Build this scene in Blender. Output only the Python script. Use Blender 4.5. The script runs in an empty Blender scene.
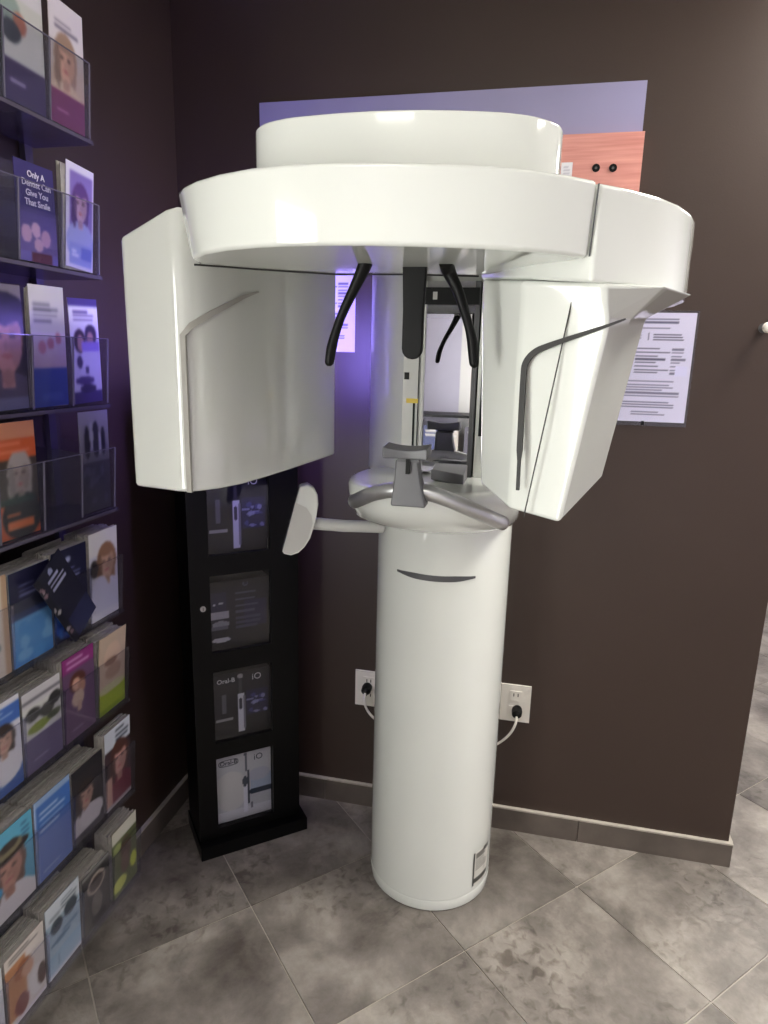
import bpy, bmesh, math, random
import numpy as np
from mathutils import Vector, Matrix, Euler
random.seed(7)
scene = bpy.context.scene
COL = scene.collection
PI = math.pi
R = math.radians

# ------------------------------------------------------------------ camera, world, exposure
CAM = Vector((0, 0, 1.6)); F = 667.0
YAW, PITCH, ROLL = R(12.33), R(13.09), R(1.42)
fw = Vector((-math.sin(YAW)*math.cos(PITCH), math.cos(YAW)*math.cos(PITCH), -math.sin(PITCH)))
r0 = Vector((math.cos(YAW), math.sin(YAW), 0)); u0 = r0.cross(fw)
rt = r0*math.cos(ROLL) + u0*math.sin(ROLL); up = u0*math.cos(ROLL) - r0*math.sin(ROLL)
cd = bpy.data.cameras.new('camera'); cam = bpy.data.objects.new('camera', cd); COL.objects.link(cam)
cd.sensor_fit = 'VERTICAL'; cd.sensor_height = 24; cd.lens = F/1024*24; cd.clip_start = .02
m = Matrix((rt, up, -fw)).transposed().to_4x4(); m.translation = CAM; cam.matrix_world = m
scene.camera = cam
scene.cycles.transparent_max_bounces = 40
world = bpy.data.worlds.new('world'); scene.world = world; world.use_nodes = True
world.node_tree.nodes['Background'].inputs[0].default_value = (.8, .85, 1, 1)
world.node_tree.nodes['Background'].inputs[1].default_value = .15
vs = scene.view_settings; vs.view_transform = 'Standard'; vs.look = 'None'; vs.gamma = 1; vs.use_curve_mapping = False
vs.exposure = 1.25
LAMP_FRONT, LAMP_RIGHT, LAMP_HALL, WINDOW_FILL, VIOLET_GLOW = 2.2, 26.0, 10.0, 5.2, 36.0   # emission strengths

def ray(px, py): return fw + rt*((px-384)/F) - up*((py-512)/F)
def on_y(px, py, y): d = ray(px, py); return CAM + d*((y-CAM.y)/d.y)
def on_z(px, py, z): d = ray(px, py); return CAM + d*((z-CAM.z)/d.z)
def on_plane(px, py, p0, n):
    d = ray(px, py); return CAM + d*((p0-CAM).dot(n)/d.dot(n))

# ------------------------------------------------------------------ materials
def lin(c):
    return tuple(((x/255)/12.92 if x/255 <= .04045 else ((x/255+.055)/1.055)**2.4) for x in c)
MATS = {}
def mat(name, col, rough=.5, metal=0, coat=0, emit=0, spec=.5, noise=0, nscale=8, bump=0, bscale=60):
    if name in MATS: return MATS[name]
    mt = bpy.data.materials.new(name); mt.use_nodes = True; nt = mt.node_tree; b = nt.nodes['Principled BSDF']
    c = lin(col); b.inputs['Base Color'].default_value = (*c, 1); b.inputs['Roughness'].default_value = rough
    b.inputs['Metallic'].default_value = metal; b.inputs['Coat Weight'].default_value = coat; b.inputs['Coat Roughness'].default_value = .04
    b.inputs['Specular IOR Level'].default_value = spec
    if emit:
        b.inputs['Emission Color'].default_value = (*c, 1); b.inputs['Emission Strength'].default_value = emit
    tc = nt.nodes.new('ShaderNodeTexCoord')
    if noise:
        n = nt.nodes.new('ShaderNodeTexNoise'); n.inputs['Scale'].default_value = nscale; n.inputs['Detail'].default_value = 5
        nt.links.new(tc.outputs['Object'], n.inputs['Vector'])
        rp = nt.nodes.new('ShaderNodeMapRange'); rp.inputs[1].default_value = .3; rp.inputs[2].default_value = .7
        rp.inputs[3].default_value = 1-noise; rp.inputs[4].default_value = 1+noise
        nt.links.new(n.outputs[0], rp.inputs[0])
        mx = nt.nodes.new('ShaderNodeVectorMath'); mx.operation = 'SCALE'; mx.inputs[0].default_value = c
        nt.links.new(rp.outputs[0], mx.inputs['Scale']); nt.links.new(mx.outputs[0], b.inputs['Base Color'])
    if bump:
        n2 = nt.nodes.new('ShaderNodeTexNoise'); n2.inputs['Scale'].default_value = bscale; n2.inputs['Detail'].default_value = 4
        nt.links.new(tc.outputs['Object'], n2.inputs['Vector'])
        bp = nt.nodes.new('ShaderNodeBump'); bp.inputs['Strength'].default_value = bump; bp.inputs['Distance'].default_value = .002
        nt.links.new(n2.outputs[0], bp.inputs['Height']); nt.links.new(bp.outputs[0], b.inputs['Normal'])
    MATS[name] = mt; return mt

def acrylic(name, tint, refl=.8, haze=.012):
    mt = bpy.data.materials.new(name); mt.use_nodes = True; nt = mt.node_tree; nt.nodes.clear()
    out = nt.nodes.new('ShaderNodeOutputMaterial'); tr = nt.nodes.new('ShaderNodeBsdfTransparent'); tr.inputs[0].default_value = (*tint, 1)
    gl = nt.nodes.new('ShaderNodeBsdfGlossy'); gl.inputs['Roughness'].default_value = .05
    df = nt.nodes.new('ShaderNodeBsdfDiffuse'); df.inputs[0].default_value = (.75, .75, .8, 1)
    m1 = nt.nodes.new('ShaderNodeMixShader'); m1.inputs[0].default_value = haze
    lw = nt.nodes.new('ShaderNodeLayerWeight'); pw = nt.nodes.new('ShaderNodeMath'); pw.operation = 'POWER'; pw.inputs[1].default_value = 4.5
    fr = nt.nodes.new('ShaderNodeMapRange'); fr.inputs[3].default_value = .035; fr.inputs[4].default_value = .85
    fr.inputs[4].default_value = refl; nt.links.new(lw.outputs['Facing'], pw.inputs[0]); nt.links.new(pw.outputs[0], fr.inputs[0])
    m2 = nt.nodes.new('ShaderNodeMixShader')
    nt.links.new(tr.outputs[0], m1.inputs[1]); nt.links.new(df.outputs[0], m1.inputs[2])
    nt.links.new(fr.outputs[0], m2.inputs[0]); nt.links.new(m1.outputs[0], m2.inputs[1]); nt.links.new(gl.outputs[0], m2.inputs[2])
    nt.links.new(m2.outputs[0], out.inputs[0]); MATS[name] = mt; return mt

def tile_mat():
    mt = bpy.data.materials.new('slate_tile'); mt.use_nodes = True; nt = mt.node_tree; b = nt.nodes['Principled BSDF']; L = nt.links.new
    tc = nt.nodes.new('ShaderNodeTexCoord'); oi = nt.nodes.new('ShaderNodeObjectInfo')
    off = nt.nodes.new('ShaderNodeVectorMath'); off.operation = 'MULTIPLY_ADD'
    cmb = nt.nodes.new('ShaderNodeCombineXYZ')
    for i in range(3): L(oi.outputs['Random'], cmb.inputs[i])
    off.inputs[1].default_value = (37, 53, 11); L(cmb.outputs[0], off.inputs[0]); L(tc.outputs['Object'], off.inputs[2])
    n1 = nt.nodes.new('ShaderNodeTexNoise'); n1.inputs['Scale'].default_value = 5; n1.inputs['Detail'].default_value = 8; n1.inputs['Roughness'].default_value = .62; n1.inputs['Distortion'].default_value = .15
    n2 = nt.nodes.new('ShaderNodeTexNoise'); n2.inputs['Scale'].default_value = 2.2; n2.inputs['Detail'].default_value = 3
    n3 = nt.nodes.new('ShaderNodeTexNoise'); n3.inputs['Scale'].default_value = 32; n3.inputs['Detail'].default_value = 6; n3.inputs['Distortion'].default_value = .5
    for n in (n1, n2, n3): L(off.outputs[0], n.inputs['Vector'])
    rp = nt.nodes.new('ShaderNodeValToRGB'); e = rp.color_ramp.elements
    e[0].position = .30; e[0].color = (*lin((78, 71, 66)), 1); e[1].position = .72; e[1].color = (*lin((162, 154, 146)), 1)
    k = e.new(.5); k.color = (*lin((120, 113, 107)), 1)
    L(n1.outputs[0], rp.inputs[0])
    # dark pits and veins
    vr = nt.nodes.new('ShaderNodeValToRGB'); v = vr.color_ramp.elements
    v[0].position = .33; v[0].color = (.52, .49, .47, 1); v[1].position = .50; v[1].color = (1, 1, 1, 1)
    L(n3.outputs[0], vr.inputs[0])
    mk = nt.nodes.new('ShaderNodeMapRange'); mk.inputs[1].default_value = .46; mk.inputs[2].default_value = .62
    L(n2.outputs[0], mk.inputs[0])
    mv = nt.nodes.new('ShaderNodeMix'); mv.data_type = 'RGBA'; mv.blend_type = 'MULTIPLY'
    L(mk.outputs[0], mv.inputs[0]); L(rp.outputs[0], mv.inputs[6]); L(vr.outputs[0], mv.inputs[7])
    hs = nt.nodes.new('ShaderNodeHueSaturation'); L(mv.outputs[2], hs.inputs['Color'])
    mr = nt.nodes.new('ShaderNodeMapRange'); mr.inputs[3].default_value = .86; mr.inputs[4].default_value = 1.12; L(oi.outputs['Random'], mr.inputs[0]); L(mr.outputs[0], hs.inputs['Value'])
    L(hs.outputs[0], b.inputs['Base Color'])
    rr = nt.nodes.new('ShaderNodeMapRange'); rr.inputs[3].default_value = .3; rr.inputs[4].default_value = .5; L(n1.outputs[0], rr.inputs[0]); L(rr.outputs[0], b.inputs['Roughness'])
    ad = nt.nodes.new('ShaderNodeMath'); ad.operation = 'ADD'; L(n1.outputs[0], ad.inputs[0]); L(n3.outputs[0], ad.inputs[1])
    bp = nt.nodes.new('ShaderNodeBump'); bp.inputs['Strength'].default_value = .6; bp.inputs['Distance'].default_value = .006
    L(ad.outputs[0], bp.inputs['Height']); L(bp.outputs[0], b.inputs['Normal'])
    MATS['slate_tile'] = mt; return mt

def wood_mat():
    mt = bpy.data.materials.new('pink_wood'); mt.use_nodes = True; nt = mt.node_tree; b = nt.nodes['Principled BSDF']; L = nt.links.new
    tc = nt.nodes.new('ShaderNodeTexCoord'); mp = nt.nodes.new('ShaderNodeMapping'); mp.inputs['Scale'].default_value = (3, 3, 60)
    n = nt.nodes.new('ShaderNodeTexNoise'); n.inputs['Scale'].default_value = 2; n.inputs['Detail'].default_value = 6
    rp = nt.nodes.new('ShaderNodeValToRGB'); e = rp.color_ramp.elements
    e[0].position = .3; e[0].color = (*lin((206, 134, 124)), 1); e[1].position = .7; e[1].color = (*lin((228, 162, 150)), 1)
    L(tc.outputs['Object'], mp.inputs[0]); L(mp.outputs[0], n.inputs['Vector']); L(n.outputs[0], rp.inputs[0]); L(rp.outputs[0], b.inputs['Base Color'])
    b.inputs['Roughness'].default_value = .4; MATS['pink_wood'] = mt; return mt

def print_mat():
    mt = bpy.data.materials.new('printed_paper'); mt.use_nodes = True; nt = mt.node_tree; b = nt.nodes['Principled BSDF']
    a = nt.nodes.new('ShaderNodeAttribute'); a.attribute_name = 'print'; nt.links.new(a.outputs['Color'], b.inputs['Base Color'])
    b.inputs['Roughness'].default_value = .32; MATS['printed_paper'] = mt; return mt

WALL = mat('brown_wall_paint', (56, 43, 37), .40, noise=.04, nscale=3, bump=.12, bscale=220)
LILAC = mat('pale_wall_paint', (200, 196, 214), .6, noise=.02)
CEIL = mat('ceiling_white', (225, 222, 214), .8, noise=.02)
GROUT = mat('grout', (168, 160, 150), .85, noise=.08, nscale=40)
TILE = tile_mat(); WOOD = wood_mat(); PRINT = print_mat()
BASET = mat('baseboard_tile', (92, 83, 77), .4, noise=.22, nscale=9, bump=.2)
WHITE = mat('gloss_white_shell', (219, 221, 215), .07, coat=.6, noise=.006, nscale=2)
WHITE2 = mat('satin_white_shell', (200, 201, 196), .3, coat=.2, noise=.006, nscale=2)
SEAM = mat('dark_seam', (30, 28, 26), .6, noise=.1)
GROOVE = mat('grey_groove', (168, 165, 158), .4, noise=.04)
BLACK = mat('black_rubber', (6, 6, 6), .5, spec=.2, noise=.1, nscale=20)
KBLACK = mat('black_laminate', (4, 4, 4), .4, spec=.2, noise=.1, nscale=10)
SILVER = mat('brushed_silver', (196, 196, 197), .28, metal=.85, noise=.06, nscale=30)
GREYP = mat('grey_plastic', (100, 100, 103), .38, noise=.05, nscale=15)
DGREYP = mat('dark_grey_plastic', (78, 78, 80), .4, noise=.06, nscale=15)
LGREY = mat('light_grey_plastic', (190, 189, 184), .35, noise=.03)
MIRROR = mat('mirror_silvering', (225, 225, 230), .015, metal=1)
CREAM = mat('outlet_plastic', (226, 221, 212), .35, noise=.02)
PAGE = mat('paper_edges', (172, 167, 160), .7, noise=.12, nscale=90)
RAIL = mat('smoked_plastic', (88, 82, 96), .22, noise=.05)
LAVP = mat('lavender_acrylic_sheet', (152, 147, 182), .12, coat=.5, noise=.05, nscale=2)
YEL = mat('yellow_sticker', (214, 184, 60), .5, noise=.04)
EDGE = mat('acrylic_edge_glint', (120, 116, 130), .2, noise=.05)
SLEEVE = acrylic('plastic_sleeve', (.95, .95, .97), .12)
CLEAR = acrylic('clear_acrylic', (.93, .93, .96)); GLASS = acrylic('cabinet_glass', (.86, .86, .9), haze=.0)
LAMPM = mat('lamp_diffuser', (253, 250, 241), .5, emit=1)

# ------------------------------------------------------------------ helpers
def tag(o, label=None, cat=None, group=None, kind=None):
    if label: o['label'] = label
    if cat: o['category'] = cat
    if group: o['group'] = group
    if kind: o['kind'] = kind
    return o
def empty(name, loc, rz=0):
    o = bpy.data.objects.new(name, None); COL.objects.link(o); o.location = loc; o.rotation_euler = (0, 0, rz); o.empty_display_size = .05; return o
def thing(name, loc, label, cat, rz=0, group=None): return tag(empty(name, loc, rz), label, cat, group)
def finish(name, bm, mt, parent=None, loc=(0, 0, 0), smooth=35):
    bmesh.ops.recalc_face_normals(bm, faces=bm.faces)
    me = bpy.data.meshes.new(name); bm.to_mesh(me); bm.free()
    if smooth: me.shade_smooth(); me.set_sharp_from_angle(angle=R(smooth))
    o = link(name, me, mt, parent, loc)
    if smooth and len(me.polygons) > 12:
        w = o.modifiers.new('weighted_normals', 'WEIGHTED_NORMAL'); w.keep_sharp = True; w.weight = 90
    return o
def link(name, me, mt, parent=None, loc=(0, 0, 0), rot=(0, 0, 0)):
    if mt and not me.materials: me.materials.append(mt)
    o = bpy.data.objects.new(name, me); COL.objects.link(o); o.location = loc; o.rotation_euler = rot
    if parent: o.parent = parent
    return o
def bevel(bm, w, seg=2, ang=25):
    if w <= 0: return
    es = [e for e in bm.edges if len(e.link_faces) == 2 and e.calc_face_angle(0) > R(ang)]
    bmesh.ops.bevel(bm, geom=es, offset=w, segments=seg, profile=.5, affect='EDGES', clamp_overlap=True)
def add_box(bm, x0, x1, y0, y1, z0, z1):
    v = [bm.verts.new(p) for p in ((x0, y0, z0), (x1, y0, z0), (x1, y1, z0), (x0, y1, z0), (x0, y0, z1), (x1, y0, z1), (x1, y1, z1), (x0, y1, z1))]
    for f in ((3, 2, 1, 0), (4, 5, 6, 7), (0, 1, 5, 4), (1, 2, 6, 5), (2, 3, 7, 6), (3, 0, 4, 7)): bm.faces.new([v[i] for i in f])
def box_bm(x0, x1, y0, y1, z0, z1, bw=0, seg=1):
    bm = bmesh.new(); add_box(bm, x0, x1, y0, y1, z0, z1); bevel(bm, bw, seg); return bm
def loft(rings, o=(0, 0, 0), bw=0, seg=2, cap=True, ang=25):
    bm = bmesh.new(); o = Vector(o); vr = [[bm.verts.new(Vector(p)-o) for p in r] for r in rings]; n = len(rings[0])
    for a, b in zip(vr, vr[1:]):
        for i in range(n): bm.faces.new((a[i], a[(i+1) % n], b[(i+1) % n], b[i]))
    if cap: bm.faces.new(vr[0][::-1]); bm.faces.new(vr[-1])
    bmesh.ops.recalc_face_normals(bm, faces=bm.faces); bevel(bm, bw, seg, ang); return bm
def prism(poly, z0, z1, o=(0, 0, 0), bw=0, seg=2, poly2=None, ang=25):
    za = z0 if isinstance(z0, (list, tuple)) else [z0]*len(poly); zb = z1 if isinstance(z1, (list, tuple)) else [z1]*len(poly)
    return loft([[(p[0], p[1], z) for p, z in zip(poly, za)], [(p[0], p[1], z) for p, z in zip(poly2 or poly, zb)]], o, bw, seg, ang=ang)
def add_tube(bm, pts, rad, n=12, o=(0, 0, 0), flat=1):
    pts = [Vector(p)-Vector(o) for p in pts]; rads = rad if isinstance(rad, (list, tuple)) else [rad]*len(pts); rings = []
    ref = Vector((0, 0, 1)) if abs((pts[-1]-pts[0]).normalized().z) < .8 else Vector((0, 1, 0))
    for i, p in enumerate(pts):
        t = (pts[min(i+1, len(pts)-1)]-pts[max(i-1, 0)]).normalized(); a = t.cross(ref).normalized(); b = a.cross(t)
        rings.append([bm.verts.new(p+a*math.cos(2*PI*k/n)*rads[i]+b*math.sin(2*PI*k/n)*rads[i]*flat) for k in range(n)])
    for x, y in zip(rings, rings[1:]):
        for k in range(n): bm.faces.new((x[k], x[(k+1) % n], y[(k+1) % n], y[k]))
    bm.faces.new(rings[0][::-1]); bm.faces.new(rings[-1])
def spline(pts, n=6):
    pts = [Vector(p) for p in pts]; out = []
    for i in range(len(pts)-1):
        p0, p1, p2, p3 = pts[max(i-1, 0)], pts[i], pts[i+1], pts[min(i+2, len(pts)-1)]
        for k in range(n):
            t = k/n; out.append(.5*((2*p1)+(p2-p0)*t+(2*p0-5*p1+4*p2-p3)*t*t+(3*p1-p0-3*p2+p3)*t**3))
    out.append(pts[-1]); return out
def lathe(prof, n=48, c=(0, 0), o=(0, 0, 0)):
    return loft([[(c[0]+r*math.cos(2*PI*k/n), c[1]+r*math.sin(2*PI*k/n), z) for k in range(n)] for r, z in prof], o)
def ribbon(pts, nrm, w, o=(0, 0, 0), th=.0012):
    """thin raised strip along pts, lying on a surface with normal nrm (list or single)"""
    o = Vector(o); bm = bmesh.new(); pts = [Vector(p) for p in pts]; rows = []
    ws = w if isinstance(w, (list, tuple)) else [w]*len(pts)
    for i, p in enumerate(pts):
        n = (nrm[i] if isinstance(nrm, list) else nrm).normalized(); t = (pts[min(i+1, len(pts)-1)]-pts[max(i-1, 0)]).normalized(); s = t.cross(n).normalized()*ws[i]/2
        rows.append([bm.verts.new(q-o) for q in (p-s-n*th, p-s+n*th, p+s+n*th, p+s-n*th)])
    for a, b in zip(rows, rows[1:]):
        for k in range(4): bm.faces.new((a[k], a[(k+1) % 4], b[(k+1) % 4], b[k]))
    bm.faces.new(rows[0][::-1]); bm.faces.new(rows[-1]); return bm
def text_mesh(txt, size, align='CENTER', spacing=1.0, bold=0):
    cu = bpy.data.curves.new('t', 'FONT'); cu.body = txt; cu.size = size; cu.align_x = align; cu.align_y = 'CENTER'; cu.space_line = spacing; cu.offset = bold; cu.extrude = .0002; cu.resolution_u = 3
    ob = bpy.data.objects.new('t', cu); COL.objects.link(ob)
    me = bpy.data.meshes.new_from_object(ob.evaluated_get(bpy.context.evaluated_depsgraph_get()))
    bpy.data.objects.remove(ob); bpy.data.curves.remove(cu); return me

# ------------------------------------------------------------------ the room
XL, YB, XE = -1.15, 2.085, .722        # left wall face, back wall face, free end of the back wall
ZC = 2.75; X1, Y0, Y1 = 3.3, -2.45, 5.6
def struct(name, bm, mt, loc=(0, 0, 0), label=None, cat=None):
    o = finish(name, bm, mt, None, loc, 30); o['kind'] = 'structure'
    if label: o['label'] = label; o['category'] = cat
    return o
floor = struct('floor', box_bm(XL-.1, X1+.1, Y0-.1, Y1+.1, -.06, -.003), GROUT, label='grey slate look floor tiles laid diagonally with pale joints', cat='floor')
struct('ceiling', box_bm(XL-.1, X1+.1, Y0-.1, Y1+.1, ZC, ZC+.06), CEIL, label='plain white ceiling above the camera', cat='ceiling')
struct('wall_back', box_bm(XL, XE, YB, YB+.12, 0, ZC, .004), WALL, label='dark brown painted wall behind the white machine', cat='wall')
struct('wall_left', box_bm(XL-.1, XL, Y0, Y1, 0, ZC), WALL, label='dark brown painted wall behind the brochure rack', cat='wall')
struct('wall_rear', box_bm(XL-.1, X1+.1, Y0-.1, Y0, 0, ZC), LILAC, label='pale wall seen only in the small mirror', cat='wall')
struct('wall_right', box_bm(X1, X1+.1, Y0, Y1, 0, ZC), LILAC, label='pale wall far to the right outside the picture', cat='wall')
struct('wall_far', box_bm(XL-.1, X1+.1, Y1, Y1+.1, 0, ZC), LILAC, label='pale wall at the far end of the hallway', cat='wall')
# tiles
S = .449; g = .0042; bm = bmesh.new(); h = (S-g)/2
add_box(bm, -h, h, -h, h, -.012, 0); bevel(bm, .0022, 1)
tile_me = bpy.data.meshes.new('tile'); bmesh.ops.recalc_face_normals(bm, faces=bm.faces); bm.to_mesh(tile_me); bm.free(); tile_me.materials.append(TILE)
U0, V0 = 1.039+S/2, 1.150+S/2; q = math.sqrt(.5)
for i in range(-12, 14):
    for j in range(-14, 14):
        u, v = U0+i*S, V0+j*S; x, y = (u-v)*q, (u+v)*q
        if x < XL-.25 or x > 2.9 or y < -.4 or y > 5.3: continue
        o = link('tile', tile_me, TILE, floor, (x, y, random.uniform(-.0006, .0004)), (0, 0, R(45)+random.randrange(4)*PI/2))
# tile baseboards with a pale cap joint
def baseboard(name, segs, axis, label):
    root = tag(empty(name, (0, 0, 0)), label, 'baseboard', kind='structure')
    for a, b in segs:
        if axis == 'x': bm = box_bm(a+.001, b-.001, YB-.012, YB, 0, .082, .0015)
        elif axis == 'y': bm = box_bm(XL, XL+.012, a+.001, b-.001, 0, .082, .0015)
        else: bm = box_bm(XE, XE+.012, a, b, 0, .082, .0015)
        finish('baseboard_tile', bm, BASET, root)
    a, b = segs[0][0], segs[-1][1]
    cap = {'x': (a, b, YB-.0135, YB, .082, .0875), 'y': (XL, XL+.0135, a, b, .082, .0875), 'e': (XE, XE+.0135, a, b, .082, .0875)}[axis]
    finish('cap_joint', box_bm(*cap, .0012), GROUT, root)
baseboard('baseboard_back', [(-1.138, -.65), (-.65, -.2), (-.2, .25), (.25, .734)], 'x', 'grey tile baseboard along the brown back wall')
baseboard('baseboard_left', [(-.2+.45*k, .25+.45*k) for k in range(5)], 'y', 'grey tile baseboard below the brochure rack')
baseboard('baseboard_end', [(YB, YB+.12)], 'e', 'short grey tile baseboard around the free wall end')
# ceiling lamps (the room's own light, plus two added fills)
def troffer(x, y, w, d, strength, label):
    t = thing('ceiling_lamp', (x, y, ZC-.03), label, 'ceiling lamp', group='square ceiling lamp panels')
    bm = bmesh.new()
    for b in ((-w/2-.03, w/2+.03, -d/2-.03, -d/2), (-w/2-.03, w/2+.03, d/2, d/2+.03), (-w/2-.03, -w/2, -d/2, d/2), (w/2, w/2+.03, -d/2, d/2)): add_box(bm, *b, -.005, .03)
    finish('frame', bm, CREAM, t)
    mt = LAMPM.copy(); mt.name = 'lamp_diffuser_lit'; mt.node_tree.nodes['Principled BSDF'].inputs['Emission Strength'].default_value = strength
    finish('diffuser', box_bm(-w/2, w/2, -d/2, d/2, 0, .02), mt, t)
troffer(-.12, -.30, .6, .6, LAMP_FRONT, 'lamp panel in the ceiling above the camera')
troffer(1.2, 1.80, .6, .6, LAMP_RIGHT, 'lamp panel in the ceiling right of the free wall end')
troffer(2.1, 3.9, .6, 1.2, LAMP_HALL, 'lamp panel in the ceiling of the hallway')
troffer(2.2, .9, .6, .6, 8, 'added fill lamp panel in the ceiling far right of the camera')  # added to brighten the leaflets and left wall
troffer(-.35, -1.15, .6, .6, 3, 'added fill lamp panel in the ceiling between the camera and the rear wall')  # added to brighten the rear wall in the mirror

# ------------------------------------------------------------------ dental x-ray machine
MC = Vector((-.2245, 1.845, 0)); AX = Vector((-.222, 1.31, 0))
mach = thing('dental_xray_machine', MC, 'large glossy white panoramic dental x-ray machine on a round column', 'x-ray machine')
def part(name, bm, mt, parent=mach, smooth=58): return finish(name, bm, mt, parent, smooth=smooth)
col_ = part('column', lathe([(.184, 0), (.19, .004), (.19, .03), (.187, .033), (.187, .036), (.19, .039), (.19, 1.262)], 72, MC[:2], MC), WHITE)
def cyl(phi, z, r=.19): return Vector((MC.x+r*math.sin(phi), MC.y-r*math.cos(phi), z))
def cyl_n(phi): return Vector((math.sin(phi), -math.cos(phi), 0))
def phi_of(bearing):
    best = min(((abs(math.degrees(math.atan2(cyl(k/300, 0).x, cyl(k/300, 0).y))-bearing), k/300) for k in range(-440, 440)), key=lambda t: t[0]); return best[1]
pa, pb = phi_of(-11.0), phi_of(-4.0); N = 16
phs = [pa+(pb-pa)*k/N for k in range(N+1)]
part('slot', ribbon([cyl(p, 1.041-.004*math.sin(PI*k/N)) for k, p in enumerate(phs)], [cyl_n(p) for p in phs], [.005+.011*min(1, math.sin(PI*min(max(k/N, .02), .98))*1.5) for k in range(N+1)], MC, .0012), DGREYP, col_)
# platform
def circ(c, r, z, n=48, ry=None): return [(c[0]+r*math.cos(2*PI*k/n), c[1]+(ry or r)*math.sin(2*PI*k/n), z) for k in range(n)]
plat = part('chin_platform', loft([circ(MC, .188, 1.175), circ((-.224, 1.70), .197, 1.198), circ((-.2235, 1.63), .205, 1.225), circ((-.223, 1.595), .209, 1.262), circ((-.223, 1.588), .210, 1.29), circ((-.223, 1.585), .209, 1.306), circ((-.223, 1.585), .203, 1.314), circ((-.223, 1.59), .19, 1.318)], MC, ang=60), WHITE)
# upper mast
mast = part('mast', loft([circ(MC, .222, 1.30, 56, .19), circ(MC, .222, 1.83, 56, .19)], MC), WHITE2)
# ceiling shelf of the machine (the upper drum)
shelf_poly = [(-.439, 2.0), (-.439, 1.06), (-.433, 1.022), (-.408, .994), (-.375, .979), (-.345, .973), (-.27, .967), (-.193, .970), (-.13, .981), (-.073, .996), (-.035, 1.014), (-.012, 1.034), (.008, 1.062), (.013, 1.10), (.013, 2.0)]
shelf_poly = [shelf_poly[0]]+[tuple(p[:2]) for p in spline([(*p, 0) for p in shelf_poly[1:-1]], 3)]+[shelf_poly[-1]]
part('upper_housing', prism(shelf_poly, 1.818, 1.923, MC, .004, 2, ang=40), WHITE)
# front cover of the rotating arm
th_r = [(226, .452), (229, .466), (233, .472), (238, .476), (245, .479), (252, .479), (258, .476), (264, .470), (270, .464), (276, .459), (282, .456), (289, .454), (296, .452), (303, .447), (309.5, .4425)]
def pol(t, r): return (AX.x+r*math.cos(R(t)), AX.y+r*math.sin(R(t)))
inner = [(.02, 1.02), (-.03, 1.10), (-.103, 1.163), (-.214, 1.137), (-.342, 1.134), (-.45, 1.07), (-.532, 1.008)]
top = [pol(t, r) for t, r in th_r]+inner
bot = [pol(t, r-.006-.012*max(0, (240-t)/12)) for t, r in th_r]+inner
cover = part('arm_front_cover', prism(bot, 1.734, 1.828, MC, .006, 3, poly2=top, ang=40), WHITE)
sp = Vector((*pol(309.6, .4435), 0)); sn = Vector((math.cos(R(309)), math.sin(R(309)), 0)); sb = Vector((*pol(309.6, .4375), 0))
part('cover_seam', ribbon([sb+Vector((0, 0, 1.736)), sp.lerp(sb, .5)+Vector((0, 0, 1.78)), sp+Vector((0, 0, 1.824))], sn, .0012, MC, .0009), DGREYP, cover)
# hub disc above, linking both ends of the rotating arm
part('arm_hub', lathe([(.425, 1.806), (.43, 1.81), (.43, 1.82), (.42, 1.826)], 64, AX[:2], MC), WHITE2)
# right arm section
arc = [pol(t, .442+.027*(t-309.5)/60) for t in (310, 318, 326, 334, 342, 350, 358, 368, 382)]
arm_poly = [(-.10, 1.16), (-.01, 1.03), (.045, .985)]+arc+[(.17, 1.60), (-.08, 1.58)]
zb = [1.728, 1.712, 1.706]+[1.703]*len(arc)+[1.705, 1.72]
part('tube_arm', prism(arm_poly, zb, 1.826, MC, .006, 3, ang=40), WHITE)
t1 = [(-.098, 1.16), (-.03, 1.03), (.078, .982), (.168, 1.02), (.226, 1.14), (.17, 1.585), (-.08, 1.575)]
t2 = [(-.097, 1.16), (-.028, 1.032), (.092, .990), (.132, 1.11), (.172, 1.23), (.16, 1.58), (-.08, 1.57)]
t3 = [(-.082, 1.165), (-.028, 1.055), (.050, 1.0), (.086, 1.12), (.129, 1.25), (.12, 1.54), (-.075, 1.54)]
z1, z2, z3 = [1.729, 1.712, 1.704, 1.704, 1.704, 1.706, 1.72], [1.712, 1.69, 1.653, 1.662, 1.672, 1.69, 1.70], [1.385, 1.368, 1.364, 1.376, 1.394, 1.40, 1.39]
tube = part('tube_housing', loft([[(*p, z) for p, z in zip(t, zz)] for t, zz in ((t3, z3), (t2, z2), (t1, z1))], MC, .008, 3, ang=14), WHITE)
pp = Vector((*t2[1], z2[1])); pn = (Vector((*t2[2], z2[2]))-pp).cross(Vector((*t3[2], z3[2]))-pp).normalized()
if pn.y > 0: pn = -pn
def front(px, py, lift=.0015): return on_plane(px, py, pp, pn)+pn*lift
gp = spline([front(*p) for p in ((626, 319), (607, 326), (580, 335), (548, 346), (534, 353), (526, 363), (524, 376), (522, 410), (520, 450), (518, 490))], 4)
part('vent_groove', ribbon(gp, pn, [.002+.0065*min(1, k/14)*(1 if k < len(gp)-4 else .4) for k in range(len(gp))], MC, .0022), SEAM, tube)
part('panel_seam', ribbon([front(*p) for p in ((572, 302), (548, 410), (524, 517))], pn, .0009, MC, .002), SEAM, tube)
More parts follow.
